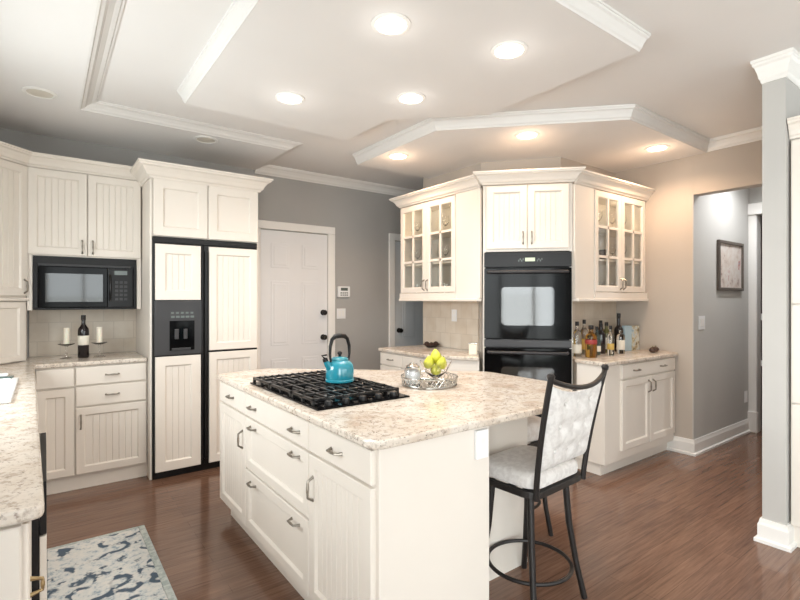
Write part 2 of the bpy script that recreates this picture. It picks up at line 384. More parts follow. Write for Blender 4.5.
def panel_door(name, x0, x1, z1, ycas, cols, rows, material, hw_x, hw_z, casing_sides, trimname):
    e = bpy.data.objects.new(name, None); COL.objects.link(e); e['kind'] = 'structure'
    yf = YB-.012
    m = MB().box(x0, x1, yf, YB-.001, .01, z1)
    for a, b in cols:
        for c, d in rows:
            for k, (ins, dep) in enumerate(((0, .006), (.03, .010))):
                m.box(a+ins, b-ins, yf-dep, yf, c+ins, d-ins)
    obj('door_panel', m, material, e, bevel=.003)
    for z in hw_z:
        kn = obj('door_knob', MB().lathe([(0, 0), (.031, 0), (.031, .006), (.012, .01), (.011, .03), (.027, .036), (.03, .05), (.024, .062), (0, .066)], seg=20).xf(Matrix.Translation((hw_x, yf, z)) @ Matrix.Rotation(R(90), 4, 'X')), 'bronze', e, smooth=True)
    c = MB(); pr = .028
    for a, b in casing_sides: c.box(a, b, YB-pr, YB-.0005, 0, z1+.012)
    c.box(min(s[0] for s in casing_sides), max(s[1] for s in casing_sides), YB-pr, YB-.0005, z1+.012, z1+.095)
    struct(trimname, c, 'white', bevel=.006)
ROWS6 = [(.25, .78), (.92, 1.60), (1.74, 2.00)]
panel_door('door_1', 1.79, 2.56, 2.13, 0, [(1.90, 2.10), (2.25, 2.45)], ROWS6, 'door_white', 2.505, (.985, 1.26), [(1.70, 1.785), (2.565, 2.655)], 'trim_8')
panel_door('door_2', 3.50, 4.28, 2.13, 0, [(3.62, 3.81), (3.96, 4.15)], ROWS6, 'door_gray', 3.56, (1.02,), [(3.41, 3.495), (4.285, 4.37)], 'trim_9')

# ------------------------------------------------------------------ cabinet building blocks (local frame: front faces -y at y = 0)
T = .021
def door_mesh(x0, x1, z0, z1, style='bead', fr=.058, board=.043):
    m = MB(); bg_ = .0035
    def ring(i, y): return [(x0+i, y, z0+i), (x1-i, y, z0+i), (x1-i, y, z1-i), (x0+i, y, z1-i)]
    if style == 'slab': seq = [(0, 0), (0, -T+.004), (.004, -T)]
    elif style == 'glass': seq = [(0, 0), (0, -T+bg_), (bg_, -T), (fr, -T), (fr+.006, -T+.006), (fr+.006, 0)]
    else: seq = [(0, 0), (0, -T+bg_), (bg_, -T), (fr-.006, -T), (fr-.002, -T+.003), (fr+.004, -T+.011), (fr+.004, -T+.012)]
    vs = [p for i, y in seq for p in ring(i, y)]; k = len(seq); fs = []
    for q in range(k-1):
        for j in range(4): fs.append((q*4+j, q*4+(j+1) % 4, (q+1)*4+(j+1) % 4, (q+1)*4+j))
    if style == 'glass':
        for j in range(4): fs.append(((k-1)*4+j, (k-1)*4+(j+1) % 4, (j+1) % 4, j))
    else:
        fs.append((3, 2, 1, 0))
        if style != 'bead': fs.append(tuple((k-1)*4+j for j in range(4)))
    m.add(vs, fs)
    if style == 'bead':
        a, b, c, d = x0+fr+.004, x1-fr-.004, z0+fr+.004, z1-fr-.004; yb = -T+.012
        n = max(2, round((b-a)/board)); xs = []
        for i in range(n+1):
            x = a+(b-a)*i/n
            if i in (0, n): xs.append((x, yb))
            else: xs += [(x-.0035, yb), (x, yb+.0045), (x+.0035, yb)]
        base = [(x, y, c) for x, y in xs]+[(x, y, d) for x, y in xs]; q = len(xs)
        m.add(base, [(i, i+1, q+i+1, q+i) for i in range(q-1)])
    if style == 'glass':
        a, b, c, d = x0+fr, x1-fr, z0+fr, z1-fr; mw = .011
        xm = (a+b)/2; m.box(xm-mw, xm+mw, -T+.002, -.004, c, d)
        for i in (1, 2):
            z = c+(d-c)*i/3; m.box(a, b, -T+.002, -.004, z-mw, z+mw)
    return m
def pull(parent, x, z, vertical=False, L=.10, material='pewter', y=-T, r=.0052, out=.028):
    pts = []
    for i in range(13):
        t = i/12; o = out*min(1, 2.2*math.sin(math.pi*t))
        pts.append((0, y-o+.002, -L/2+L*t) if vertical else (-L/2+L*t, y-o+.002, 0))
    m = MB().tube([(x+p[0], p[1], z+p[2]) for p in pts], [r*1.5]+[r]*4+[r*1.25]*3+[r]*4+[r*1.5], 8)
    return obj('handle', m, material, parent, smooth=True)
def door(parent, x0, x1, z0, z1, style='bead', h=None, fr=.058, name='door', hl=.10, board=.043):
    d = obj(name, door_mesh(x0, x1, z0, z1, style, fr, board), 'cream', parent)
    if style == 'glass': obj('pane', MB().box(x0+fr-.004, x1-fr+.004, -.0085, -.0055, z0+fr-.004, z1-fr+.004), 'pane', d)
    if h: pull(d, h[0], h[1], True, hl)
    return d
def drawer(parent, x0, x1, z0, z1, pulls=None, style='slab', fr=.05):
    d = obj('drawer', door_mesh(x0, x1, z0, z1, style, fr), 'cream', parent)
    for x, z in (pulls if pulls is not None else [((x0+x1)/2, (z0+z1)/2)]): pull(d, x, z, False, .085)
    return d
def cab_crown(parent, path, z0, h, p): return obj('crown', MB().sweep(path, crown_prof(z0, h, p)), 'cream', parent)

# ------------------------------------------------------------------ microwave wall
uc = thing('upper_cabinet', 'cream beadboard wall cabinet above the black microwave', 'cabinet', (-.108, 4.52, 0))
Wd = .757; D = YB-4.52-.001
obj('body', MB().box(0, Wd, 0, D, 1.735, 2.395).box(0, .034, 0, D, 1.322, 1.735).box(Wd-.034, Wd, 0, D, 1.322, 1.735).box(.034, Wd-.034, D-.015, D, 1.322, 1.735), 'cream', uc, bevel=.002)
door(uc, .006, Wd/2-.003, 1.745, 2.388, h=(Wd/2-.035, 1.815)); door(uc, Wd/2+.003, Wd-.006, 1.745, 2.388, h=(Wd/2+.035, 1.815))
cab_crown(uc, [(-.02, 0), (Wd+.008, 0)], 2.395, .095, .08)

mw = thing('microwave_oven', 'black built-in microwave below the beadboard cabinet', 'microwave', (-.0725, 4.515, -.012))
obj('body', MB().box(0, .686, .012, .30, 1.34, 1.73), 'black', mw, bevel=.003)
obj('trim_frame', MB().box(0, .686, -.004, .012, 1.685, 1.745).box(0, .686, -.004, .012, 1.337, 1.352).box(0, .03, -.004, .012, 1.352, 1.685).box(.664, .686, -.004, .012, 1.352, 1.685), 'black', mw, bevel=.002)
obj('vent', MB().box(.03, .64, -.009, -.003, 1.672, 1.688), 'charcoal', mw, bevel=.001)
md = obj('door', MB().box(.033, .478, -.024, .011, 1.355, 1.668), 'black_glass', mw, bevel=.004)
obj('door_window', MB().box(.075, .445, -.0265, -.0235, 1.398, 1.615), 'window_glass', md)
obj('door_handle', MB().tube([(.495, -.022, 1.41), (.495, -.048, 1.44), (.495, -.048, 1.58), (.495, -.022, 1.61)], .009), 'black', md, smooth=True)
cp = obj('control_panel', MB().box(.482, .656, -.022, .011, 1.355, 1.668), 'black', mw, bevel=.003)
obj('display', MB().box(.525, .615, -.0245, -.0215, 1.615, 1.648), 'screen', cp)
bt = MB()
for r_ in range(5):
    for c_ in range(3): bt.box(.530+c_*.032, .552+c_*.032, -.0238, -.0215, 1.565-r_*.034-.02, 1.565-r_*.034)
obj('keypad', bt, 'charcoal', cp)

# corner wall cabinet and appliance garage, both on the diagonal
POLY = [(0, 0), (.298, 0), (.298+.225, .225), (.298+.225-.378, .225+.378), (-.225, .225)]
cc = thing('corner_cabinet', 'cream corner wall cabinet set diagonally beside the microwave cabinet', 'cabinet', (-.3225, 4.3055, 0), 45)
obj('body', MB().prism(POLY, 1.415, 2.395), 'cream', cc, bevel=.002)
door(cc, .006, .294, 1.43, 2.388, h=(.265, 1.50))
obj('bottom_moulding', MB().box(-.005, .30, -.024, .03, 1.392, 1.415), 'cream', cc, bevel=.006)
cab_crown(cc, [(-.05, 0), (.345, 0)], 2.395, .095, .08)
ag = thing('appliance_garage', 'cream panelled appliance garage standing on the corner counter', 'cabinet', (-.3225, 4.3055, 0), 45)
obj('body', MB().prism(POLY, .947, 1.39), 'cream', ag, bevel=.002)
door(ag, .004, .268, .955, 1.385, 'flat', fr=.045)

# base cabinets under the microwave
bc = thing('base_cabinet', 'cream base cabinet with drawers below the wine bottle', 'cabinet', (-.055, 4.262, 0))
Wb = .708; D = YB-4.262-.001
obj('body', MB().box(0, Wb, 0, D, .10, .914), 'cream', bc, bevel=.002)
obj('toe_kick', MB().box(0, Wb, .012, D, 0, .10), 'cream', bc)
drawer(bc, .004, .228, .765, .900, []); door(bc, .004, .228, .115, .752)
drawer(bc, .238, Wb-.008, .770, .903); drawer(bc, .238, Wb-.008, .615, .758); door(bc, .238, Wb-.008, .115, .603, h=(.268, .50))

# sink run (fronts face +X)
def run_cab(name, label, y0, y1, doors, xf=-.04):
    e = thing(name, label, 'cabinet', (xf, y0, 0), 90); Wc = y1-y0
    dd_ = .60+xf+.04
    obj('body', MB().box(0, Wc, 0, dd_, .10, .914), 'cream', e, bevel=.002)
    obj('toe_kick', MB().box(0, Wc, .06, dd_, 0, .10), 'cream', e)
    for a, b in doors: door(e, a, b, .115, .90)
    return e
ec = run_cab('base_cabinet', 'narrow cream end cabinet with brass pull beside the rug', 1.355, 1.60, [])
obj('end_panel', door_mesh(0, .60, .0, .905, 'bead', .05, .04).xf(Matrix.Translation((0, .602, 0)) @ Matrix.Rotation(R(-90), 4, 'Z')), 'cream', ec)
fd = obj('door', door_mesh(.004, .24, .115, .90, 'slab').xf(Matrix.Translation((0, T-.012, 0))), 'cream', ec)
pull(fd, .09, .715, True, .04, 'brass', -.012, .004, .026)
dwr = thing('dishwasher', 'built-in dishwasher with cream panel front under the sink counter', 'dishwasher', (-.04, 1.602, 0), 90)
obj('body', MB().box(0, .60, -.028, .57, .11, .912), 'black', dwr, bevel=.002)
obj('control_panel', MB().box(.002, .598, -.044, -.0285, .77, .912), 'black', dwr, bevel=.002)
obj('door', MB().box(.002, .598, -.044, -.0285, .115, .766), 'cream', dwr, bevel=.002)
obj('toe_kick', MB().box(0, .60, .03, .57, 0, .11), 'black', dwr)
run_cab('base_cabinet', 'cream sink base cabinet between dishwasher and corner', 2.204, 3.40, [(.01, .595), (.605, 1.19)], -.10)
run_cab('base_cabinet', 'cream corner base cabinet beyond the sink', 3.402, 4.26, [(.01, .84)], -.10)

# countertops
def counter(name, label, poly, zt, th=.032, hole=None):
    o = obj(name, MB().prism(poly, zt-th, zt), 'granite', None, bevel=.008)
    return tag(o, label, 'countertop')
def rounded(poly, idx, r, n=5):
    out = []
    for i, p in enumerate(poly):
        if i not in idx: out.append(p); continue
        a = Vector(poly[i-1])-Vector(p); b = Vector(poly[(i+1) % len(poly)])-Vector(p); pv = Vector(p)
        p0 = pv+a.normalized()*r; p1 = pv+b.normalized()*r
        for k in range(n+1):
            t = k/n; out.append(tuple(p0*(1-t)**2+pv*2*t*(1-t)+p1*t*t))
    return out
SX0, SX1, SY0, SY1 = -.57, -.13, 2.72, 3.48
cpoly = [(XL+.001, 1.325), (.0, 1.325), (-.058, 4.23), (.650, 4.23), (.650, YB-.013), (XL+.001, YB-.013)]
# the sink cut-out is reached by a hairline slit so the worktop stays one outline
cpoly = rounded(cpoly, [1], .03)
slit = [(XL+.001, 3.1001), (SX0, 3.1001), (SX0, SY1), (SX1, SY1), (SX1, SY0), (SX0, SY0), (SX0, 3.0999), (XL+.001, 3.0999)]
counter('countertop', 'L-shaped cream granite counter with the sink and wine bottle', cpoly+slit, .946)
sk = thing('kitchen_sink', 'white double-bowl sink set in the granite by the corner', 'sink', (SX0, SY0, .946))
sm = MB(); sw, sl = SX1-SX0, SY1-SY0
sm.box(-.012, .022, -.012, sl+.012, .0005, .014).box(sw-.022, sw+.012, -.012, sl+.012, .0005, .014).box(.022, sw-.022, -.012, .022, .0005, .014).box(.022, sw-.022, sl-.022, sl+.012, .0005, .014).box(.022, sw-.022, sl/2-.016, sl/2+.016, -.02, .010)
obj('rim', sm, 'porcelain', sk, bevel=.006)
for k in (0, 1):
    a, b = (.004, sl/2-.008) if k == 0 else (sl/2+.008, sl-.004)
    q = MB().box(.004, .016, a, b, -.02-.012, .0).box(sw-.016, sw-.004, a, b, -.032, .0).box(.004, sw-.004, a, a+.012, -.032, 0).box(.004, sw-.004, b-.012, b, -.032, 0).box(.004, sw-.004, a, b, -.0315, -.025)
    obj('bowl', q, 'porcelain', sk, bevel=.004)
fc = thing('faucet', 'brushed steel faucet behind the white sink', 'faucet', (-.606, 3.0, .946))
obj('base', MB().lathe([(0, 0.0005), (.027, .0005), (.027, .012), (.018, .03), (0, .03)]), 'steel', fc, smooth=True)
obj('spout', MB().tube([(0, 0, .02), (0, 0, .25), (.03, 0, .31), (.09, 0, .34), (.15, 0, .31), (.17, 0, .25)], .011), 'steel', fc, smooth=True)
dt = thing('soap_tray', 'pale gray-green glass tray on the rim behind the sink', 'tray', (-.20, 3.585, .9465))
obj('dish', MB().box(-.13, .055, -.035, .035, .001, .012), 'bluegl', dt, bevel=.005)
obj('cloth', MB().box(-.12, .03, -.025, .025, .0125, .03), 'plate', dt, bevel=.008)

# wine bottle and candle stands
def bottle(name, label, loc, r, h, body, neck=.28, capc='cork', lab=None, labz=(.2, .5), group=None, sh=.15):
    e = thing(name, label, 'bottle', loc, 0, group)
    hn = h*(1-neck); nr = r*.36
    obj('body', MB().lathe([(0, .0005), (r*.9, .0005), (r, .006), (r, hn-h*sh*.6), (r*.93, hn-h*sh*.25), (r*.6, hn+h*sh*.1), (nr*1.05, hn+h*sh*.45), (nr, hn+h*sh*.7), (nr, h*.985), (0, h*.985)], seg=24), body, e, smooth=True)
    if lab: obj('label', MB().lathe([(r+.0006, h*labz[0]), (r+.0012, h*labz[0]+.001), (r+.0012, h*labz[1]-.001), (r+.0006, h*labz[1])], seg=24), lab, e, smooth=True)
    obj('cap', MB().lathe([(0, h*.88), (nr*1.15, h*.88), (nr*1.2, h*.885), (nr*1.2, h*.995), (nr*1.0, h), (0, h)], seg=16), capc, e, smooth=True)
    return e
bottle('wine_bottle', 'dark wine bottle with pale label below the microwave', (.245, 4.53, .946), .038, .335, 'winebottle', lab='label_white', labz=(.30, .52))
def candle_stand(loc, where):
    e = thing('candle_stand', 'clear stemmed candle stand '+where, 'candle stand', loc)
    obj('base', MB().lathe([(0, .0005), (.042, .0005), (.042, .004), (.012, .012), (.006, .03), (.006, .085), (.014, .1), (0, .1)], seg=20), 'glass', e, smooth=True)
    obj('dish', MB().lathe([(0, .1005), (.03, .1005), (.055, .112), (.055, .116), (.03, .106), (0, .106)], seg=24), 'glass', e, smooth=True)
    c = obj('candle', MB().lathe([(0, 0), (.019, 0), (.02, .003), (.02, .128), (.017, .131), (.004, .127), (0, .127)], (loc[0], loc[1], loc[2]+.1065), seg=18), 'candle', None, smooth=True)
    tag(c, 'ivory pillar candle '+where, 'candle')
candle_stand((.135, 4.53, .946), 'near the appliance garage')
candle_stand((.352, 4.53, .946), 'between the wine bottle and fridge')

# ------------------------------------------------------------------ refrigerator and its surround
fs_ = thing('fridge_surround', 'tall cream cabinet surround with crown above the refrigerator', 'cabinet', (.655, 4.15, 0))
FW = .859; D = YB-4.15-.001
obj('side_panel', MB().box(0, .016, 0, D, 0, 2.36), 'cream', fs_, bevel=.002)
obj('side_panel', MB().box(FW-.014, FW, 0, D, 0, 2.36), 'cream', fs_, bevel=.002)
obj('body', MB().box(.0165, FW-.0145, .005, D, 1.90, 2.36), 'cream', fs_, bevel=.002)
door(fs_, .022, FW/2-.003, 1.905, 2.352, 'flat', fr=.075); door(fs_, FW/2+.003, FW-.008, 1.905, 2.352, 'flat', fr=.075)
cab_crown(fs_, [(0, .50), (0, -.018), (FW, -.018), (FW, .55)], 2.345, .115, .095)
fg = thing('refrigerator', 'side-by-side refrigerator with cream beadboard panels and black dispenser', 'refrigerator', (.673, 4.15, 0))
W2 = FW-.034
obj('body', MB().box(0, W2, .0, .66, .02, 1.893), 'black', fg, bevel=.003)
obj('top_grille', MB().box(0, W2, -.018, -.0005, 1.852, 1.893), 'black', fg, bevel=.002)
obj('kick_grille', MB().box(.0, W2, -.010, -.0005, .001, .05), 'black', fg, bevel=.002)
XD = .372
ld = obj('freezer_door', MB().box(.002, XD-.002, -.022, -.0005, .053, 1.848), 'black', fg, bevel=.003)
Tm = Matrix.Translation((0, -.0005-T+.0, 0))
obj('upper_panel', door_mesh(.014, XD-.022, 1.40, 1.838, 'bead', .075).xf(Tm), 'cream', ld)
obj('lower_panel', door_mesh(.014, XD-.022, .060, .955, 'bead', .075).xf(Tm), 'cream', ld)
ds = obj('dispenser', MB().box(.008, XD-.012, -.040, -.0222, .965, 1.392), 'charcoal', ld, bevel=.004)
obj('dispenser_recess', MB().box(.115, .30, -.0425, -.0402, 1.0, 1.235), 'black_glass', ds)
obj('dispenser_lever', MB().box(.150, .18, -.056, -.0426, 1.09, 1.17), 'charcoal', ds, bevel=.003)
obj('dispenser_lever', MB().box(.215, .245, -.056, -.0426, 1.09, 1.17), 'charcoal', ds, bevel=.003)
obj('drip_tray', MB().box(.13, .27, -.052, -.0426, 1.0, 1.02), 'charcoal', ds, bevel=.003)
bt = MB()
for k in range(5): bt.box(.125+k*.036, .152+k*.036, -.0438, -.0402, 1.258, 1.275).box(.125+k*.036, .146+k*.036, -.0438, -.0402, 1.29, 1.305)
obj('dispenser_button', bt, 'screen', ds)
rd = obj('fridge_door', MB().box(XD+.002, W2-.002, -.022, -.0005, .053, 1.848), 'black', fg, bevel=.003)
obj('upper_panel', door_mesh(XD+.042, W2-.008, .985, 1.838, 'bead', .065).xf(Tm), 'cream', rd)
obj('lower_panel', door_mesh(XD+.042, W2-.008, .060, .968, 'bead', .065).xf(Tm), 'cream', rd)
obj('door_handle', MB().box(XD-.016, XD-.003, -.050, -.0225, .10, 1.80), 'black', ld, bevel=.004)
obj('door_handle', MB().box(XD+.005, XD+.030, -.050, -.0225, .10, 1.80), 'black', rd, bevel=.004)

# ------------------------------------------------------------------ island
isl = thing('kitchen_island', 'large cream kitchen island with drawers, doors and notched seating side', 'island', (.935, 3.215, 0), -90)
YE = 1.385
# local x = 3.215 - Y, local y = X - .935
def L2(p): return (3.215-p[1], p[0]-.935)
body = [(.935, YE+.015), (1.475, YE+.015), (1.475, 1.67), (2.07, 1.67), (2.07, 2.40), (1.26, 3.215), (.935, 3.215)]
obj('body', MB().prism([L2(p) for p in body], .10, .882), 'cream', isl, bevel=.002)
kick = [(.975, YE+.016), (1.474, YE+.016), (1.474, 1.671), (2.069, 1.671), (2.069, 2.36), (1.25, 3.17), (.975, 3.17)]
obj('toe_kick', MB().prism([L2(p) for p in kick], 0, .0995), 'cream', isl)
obj('end_panel', MB().box(3.215-YE-.0145, 3.215-YE, -.0, .552, .0, .882), 'cream', isl, bevel=.002)
obj('seat_panel', MB().box(3.215-1.669, 3.215-1.655,   .545, 1.137, .0, .882), 'cream', isl, bevel=.002)
Y2 = lambda y: 3.215-y
xA, xB, xC, xD = Y2(3.205), Y2(2.71), Y2(1.90), Y2(YE+.022)
drawer(isl, xA, xB-.003, .750, .872, style='slab'); door(isl, xA, xB-.003, .115, .738, h=(xB-.045, .60))
drawer(isl, xB+.003, xC-.003, .750, .872, [(xB+.13, .811), (xC-.13, .811)])
drawer(isl, xB+.003, xC-.003, .455, .738, [(xB+.13, .70), (xC-.13, .70)], 'flat', .055)
drawer(isl, xB+.003, xC-.003, .118, .443, [(xB+.13, .395), (xC-.13, .395)], 'flat', .055)
drawer(isl, xC+.003, xD, .750, .872); door(isl, xC+.003, xD, .115, .738, h=(xC+.045, .60))
ol = obj('outlet', MB().box(3.215-YE+.0005, 3.215-YE+.018, .462, .530, .755, .872), 'plate', isl, bevel=.004)
obj('socket', MB().box(3.215-YE+.0175, 3.215-YE+.0195, .482, .510, .79, .838), 'white', ol, bevel=.002)
IC = rounded([(.895, 1.36), (2.12, 1.36), (2.42, 1.66), (2.42, 2.27), (1.28, 3.31), (.895, 3.25)], [0, 1, 2, 3, 4, 5], .06)
counter('island_countertop', 'pale speckled granite top overhanging the island', IC, .915)

# cooktop
ck = thing('gas_cooktop', 'black gas cooktop with cast iron grates set in the island granite', 'cooktop', (1.21, 2.325, .9152))
CX, CY = .255, .43
obj('glass_top', MB().box(-CX, CX, -CY, CY, .0005, .008), 'black_glass', ck, bevel=.004)
BURN = [(-.13, -.25, .035), (.13, -.25, .042), (0, .02, .055), (-.13, .27, .042), (.13, .27, .035)]
for bx_, by_, br_ in BURN:
    b_ = obj('burner', MB().lathe([(0, .0085), (br_*1.25, .0085), (br_*1.3, .014), (br_, .018), (br_, .024), (0, .024)], (bx_, by_, 0), 24), 'charcoal', ck, smooth=True)
    obj('burner_cap', MB().lathe([(0, .0242), (br_*.8, .0242), (br_*.82, .03), (br_*.7, .033), (0, .034)], (bx_, by_, 0), 24), 'iron', b_, smooth=True)
for y0, y1 in ((-.355, -.125), (-.115, .150), (.160, .415)):
    g = MB(); zt = .038; q = .0075
    for x in (-.235, .235): g.box(x-q, x+q, y0, y1, zt-.012, zt)
    for y in (y0+q, y1-q): g.box(-.235, .235, y-q, y+q, zt-.012, zt)
    for x, y in ((-.235, y0+q), (.235, y0+q), (-.235, y1-q), (.235, y1-q), (-.235, (y0+y1)/2), (.235, (y0+y1)/2)): g.box(x-q, x+q, y-q, y+q, .0085, zt)
    ym = (y0+y1)/2
    g.box(-.235, .235, ym-q*.8, ym+q*.8, zt-.008, zt+.004)
    for x in (-.17, -.085, 0, .085, .17): g.box(x-q*.8, x+q*.8, y0, y1, zt-.008, zt+.004)
    for x in (-.2, -.128, -.042, .042, .128, .2):
        g.box(x-q*.6, x+q*.6, y0, y0+.07, zt-.008, zt+.003).box(x-q*.6, x+q*.6, y1-.07, y1, zt-.008, zt+.003)
    obj('grate', g, 'iron', ck, bevel=.002)
for k in range(5):
    obj('knob', MB().lathe([(0, .0085), (.02, .0085), (.021, .012), (.017, .03), (.013, .032), (0, .033)], (-.18+k*.09, -.392, 0), 18), 'black', ck, smooth=True)

# kettle
kt = thing('tea_kettle', 'turquoise enamel tea kettle on the cooktop grate', 'kettle', (1.285, 2.285, .9565), 186)
obj('body', MB().lathe([(0, .0005), (.070, .0005), (.078, .006), (.0785, .016), (.075, .020), (.0765, .030), (.076, .075), (.070, .098), (.058, .112), (.048, .118), (0, .118)], seg=36), 'teal', kt, smooth=True)
obj('lid', MB().lathe([(0, .1185), (.046, .1185), (.046, .128), (.036, .135), (.01, .139), (0, .139)], seg=28), 'teal', kt, smooth=True)
obj('lid_knob', MB().lathe([(0, .1392), (.007, .1392), (.008, .146), (.013, .151), (.013, .160), (.006, .165), (0, .165)], seg=18), 'black', kt, smooth=True)
sp = obj('spout', MB().tube([(.055, 0, .075), (.078, 0, .098), (.092, 0, .122)], [.022, .017, .013], 14), 'teal', kt, smooth=True)
obj('spout_cap', MB().tube([(.091, 0, .120), (.097, 0, .134)], [.015, .012], 14).tube([(.096, 0, .134), (.115, 0, .150), (.085, 0, .152)], [.005, .005, .005], 8), 'black', kt, smooth=True)
hp = [(.058, .112), (.064, .150), (.062, .195), (.050, .232), (.030, .247), (0, .250), (-.030, .247), (-.050, .232), (-.062, .195), (-.064, .150), (-.058, .112)]
obj('handle', MB().tube([(x, 0, z) for x, z in hp], [.006, .007, .009, .010, .013, .014, .013, .010, .009, .007, .006], 10), 'black', kt, smooth=True)

# pierced silver tray, glass bowl of pears, jar
tx, ty = 1.765, 2.105
tr = thing('silver_tray', 'round silver tray with pierced gallery rim on the island', 'tray', (tx, ty, .9152))
TR = .158
obj('plate', MB().lathe([(0, .0005), (TR-.008, .0005), (TR, .004), (TR, .007), (TR-.01, .006), (0, .006)], seg=48), 'silver', tr, smooth=True)
ga = MB()
for zz, rr in ((.0095, TR-.003), (.052, TR+.004)): ga.tube([(rr*math.cos(a*math.pi/24), rr*math.sin(a*math.pi/24), zz) for a in range(48)], .003, 6, closed=True)
for k in range(36):
    a0 = 2*math.pi*k/36; a1 = 2*math.pi*(k+1)/36
    for s0, s1 in ((a0, a1), (a1, a0)):
        ga.tube([((TR-.003)*math.cos(s0), (TR-.003)*math.sin(s0), .010), ((TR+.004)*math.cos(s1), (TR+.004)*math.sin(s1), .051)], .002, 5)
obj('gallery', ga, 'silver', tr, smooth=True)
gb = thing('glass_bowl', 'footed clear glass bowl of yellow-green pears on the silver tray', 'bowl', (tx+.045, ty-.005, .9216))
obj('bowl', MB().lathe([(0, .0005), (.045, .0005), (.046, .004), (.012, .012), (.010, .024), (.02, .032), (.062, .065), (.094, .128), (.091, .128), (.059, .069), (.018, .038), (0, .035)], seg=36), 'glass', gb, smooth=True)
def pear():
    e = thing('pear', 'yellow-green pear deepest in the glass bowl', 'pear', (0, 0, 0), 0, 'pears in the glass bowl')
    obj('fruit', MB().lathe([(0, -.030), (.014, -.029), (.027, -.018), (.031, -.002), (.027, .014), (.018, .028), (.012, .038), (.006, .043), (0, .0435)], seg=18), 'lime', e, smooth=True)
    obj('stalk', MB().tube([(0, 0, .042), (.002, 0, .05), (.006, 0, .056)], .0016, 6), 'leafgreen', e)
    return e
P0 = pear(); gx, gy, gz = tx+.045, ty-.005, .9216
pl = [((0, 0, .072), 'yellow-green pear deepest in the glass bowl'), ((.042, .018, .115), 'yellow-green pear on the oven side of the bowl'), ((-.042, .012, .116), 'yellow-green pear on the jar side of the bowl'),
      ((.004, -.046, .116), 'yellow-green pear at the bowl rim facing the cooktop'), ((.002, .050, .118), 'yellow-green pear at the bowl rim facing the ovens'), ((0, 0, .155), 'yellow-green pear topping the heap in the bowl')]
for i, ((a, b, c), lb) in enumerate(pl):
    o = P0 if i == 0 else dup(P0, (0, 0, 0), lb)
    o.location = (gx+a, gy+b, gz+c); o['label'] = lb; o.rotation_euler = (random.uniform(-.5, .5), random.uniform(-.5, .5), i)
jr = thing('glass_jar', 'clear glass jar of white candies with silver lid beside the pear bowl', 'jar', (tx-.085, ty+.045, .9216))
obj('body', MB().lathe([(0, .0005), (.040, .0005), (.046, .006), (.050, .05), (.047, .082), (.038, .096), (.035, .096), (.044, .082), (.047, .05), (.043, .008), (0, .006)], seg=28), 'glass', jr, smooth=True)
obj('contents', MB().lathe([(0, .0075), (.040, .0085), (.045, .05), (.042, .075), (.025, .082), (0, .084)], seg=20), 'plate', jr, smooth=True)
obj('lid', MB().lathe([(0, .0965), (.040, .0965), (.040, .104), (.022, .112), (.006, .115), (.009, .123), (0, .127)], seg=24), 'silver', jr, smooth=True)

# ------------------------------------------------------------------ oven corner: glass cabinets, tower, counters
ga_ = thing('glass_cabinet', 'cream glass-door wall cabinet beside the gray door', 'cabinet', (3.0, 4.035, 0), -90)
def glass_cab(e, Wc, d0, d1, filler_right, depth, ztop=2.36):
    t = .018
    z0, z1 = 1.415, ztop
    a, b = (0, d1+.004) if filler_right else (d0-.004, Wc)
    m = MB().box(a, a+t, .0, depth, z0, z1).box(b-t, b, .0, depth, z0, z1).box(a+t, b-t, 0, depth, z0, z0+t).box(a+t, b-t, 0, depth, z1-t, z1).box(a+t, b-t, depth-.01, depth, z0+t, z1-t)
    mid = (d0+d1)/2
    m.box(mid-.02, mid+.02, 0, .018, z0+t, z1-t)
    obj('body', m, 'cream', e, bevel=.0015)
    f = MB().box(b+.0005, Wc, -.012, .012, z0, z1) if filler_right else MB().box(0, a-.0005, -.012, .012, z0, z1)
    obj('filler_panel', f, 'cream', e, bevel=.0015)
    obj('face_rail', MB().box(a, b, -T, -.0005, z0, z0+.052), 'cream', e, bevel=.002)
    for k in (1, 2): obj('shelf', MB().box(a+t+.001, b-t-.001, .025, depth-.012, z0+.04+k*.292, z0+.055+k*.292), 'cream', e)
    door(e, d0, mid-.002, z0+.056, z1-.012, 'glass', h=(mid-.026, z0+.13), fr=.05)
    door(e, mid+.002, d1, z0+.056, z1-.012, 'glass', h=(mid+.026, z0+.13), fr=.05)
    obj('bottom_moulding', (MB().prism([(0, -.035), (Wc-.02, -.035), (Wc, .012), (b, .10), (b, depth), (0, depth)], 1.388, 1.4145) if filler_right else MB().prism([(0, .012), (.02, -.035), (Wc, -.035), (Wc, depth), (a, depth), (a, .16)], 1.388, 1.4145)), 'cream', e, bevel=.008)
    for k in (0, 1):
        d = bpy.data.lights.new('cabinet_puck', 'POINT'); d.energy = .45; d.color = (1, .84, .6); d.shadow_soft_size = .03
        o = bpy.data.objects.new('cabinet_puck', d); COL.objects.link(o); o.parent = e; o.location = ((d0*3+d1)/4 if k == 0 else (d0+3*d1)/4, .12, z1-t-.04)
    return z0
WA = 4.035-2.89
glass_cab(ga_, WA, .018, .845, True, XA-3.0-.001)
cab_crown(ga_, [(0, .30), (0, -.012), (WA+.01, -.012)], 2.36, .10, .085)
gb_ = thing('glass_cabinet', 'cream glass-door wall cabinet above the liquor bottles', 'cabinet', (3.515, 2.335, 0), 0)
WB = XC-3.515-.002
glass_cab(gb_, WB, .28, WB-.045, False, YW-2.335-.001)
cab_crown(gb_, [(-.01, -.012), (WB, -.012)], 2.36, .10, .085)
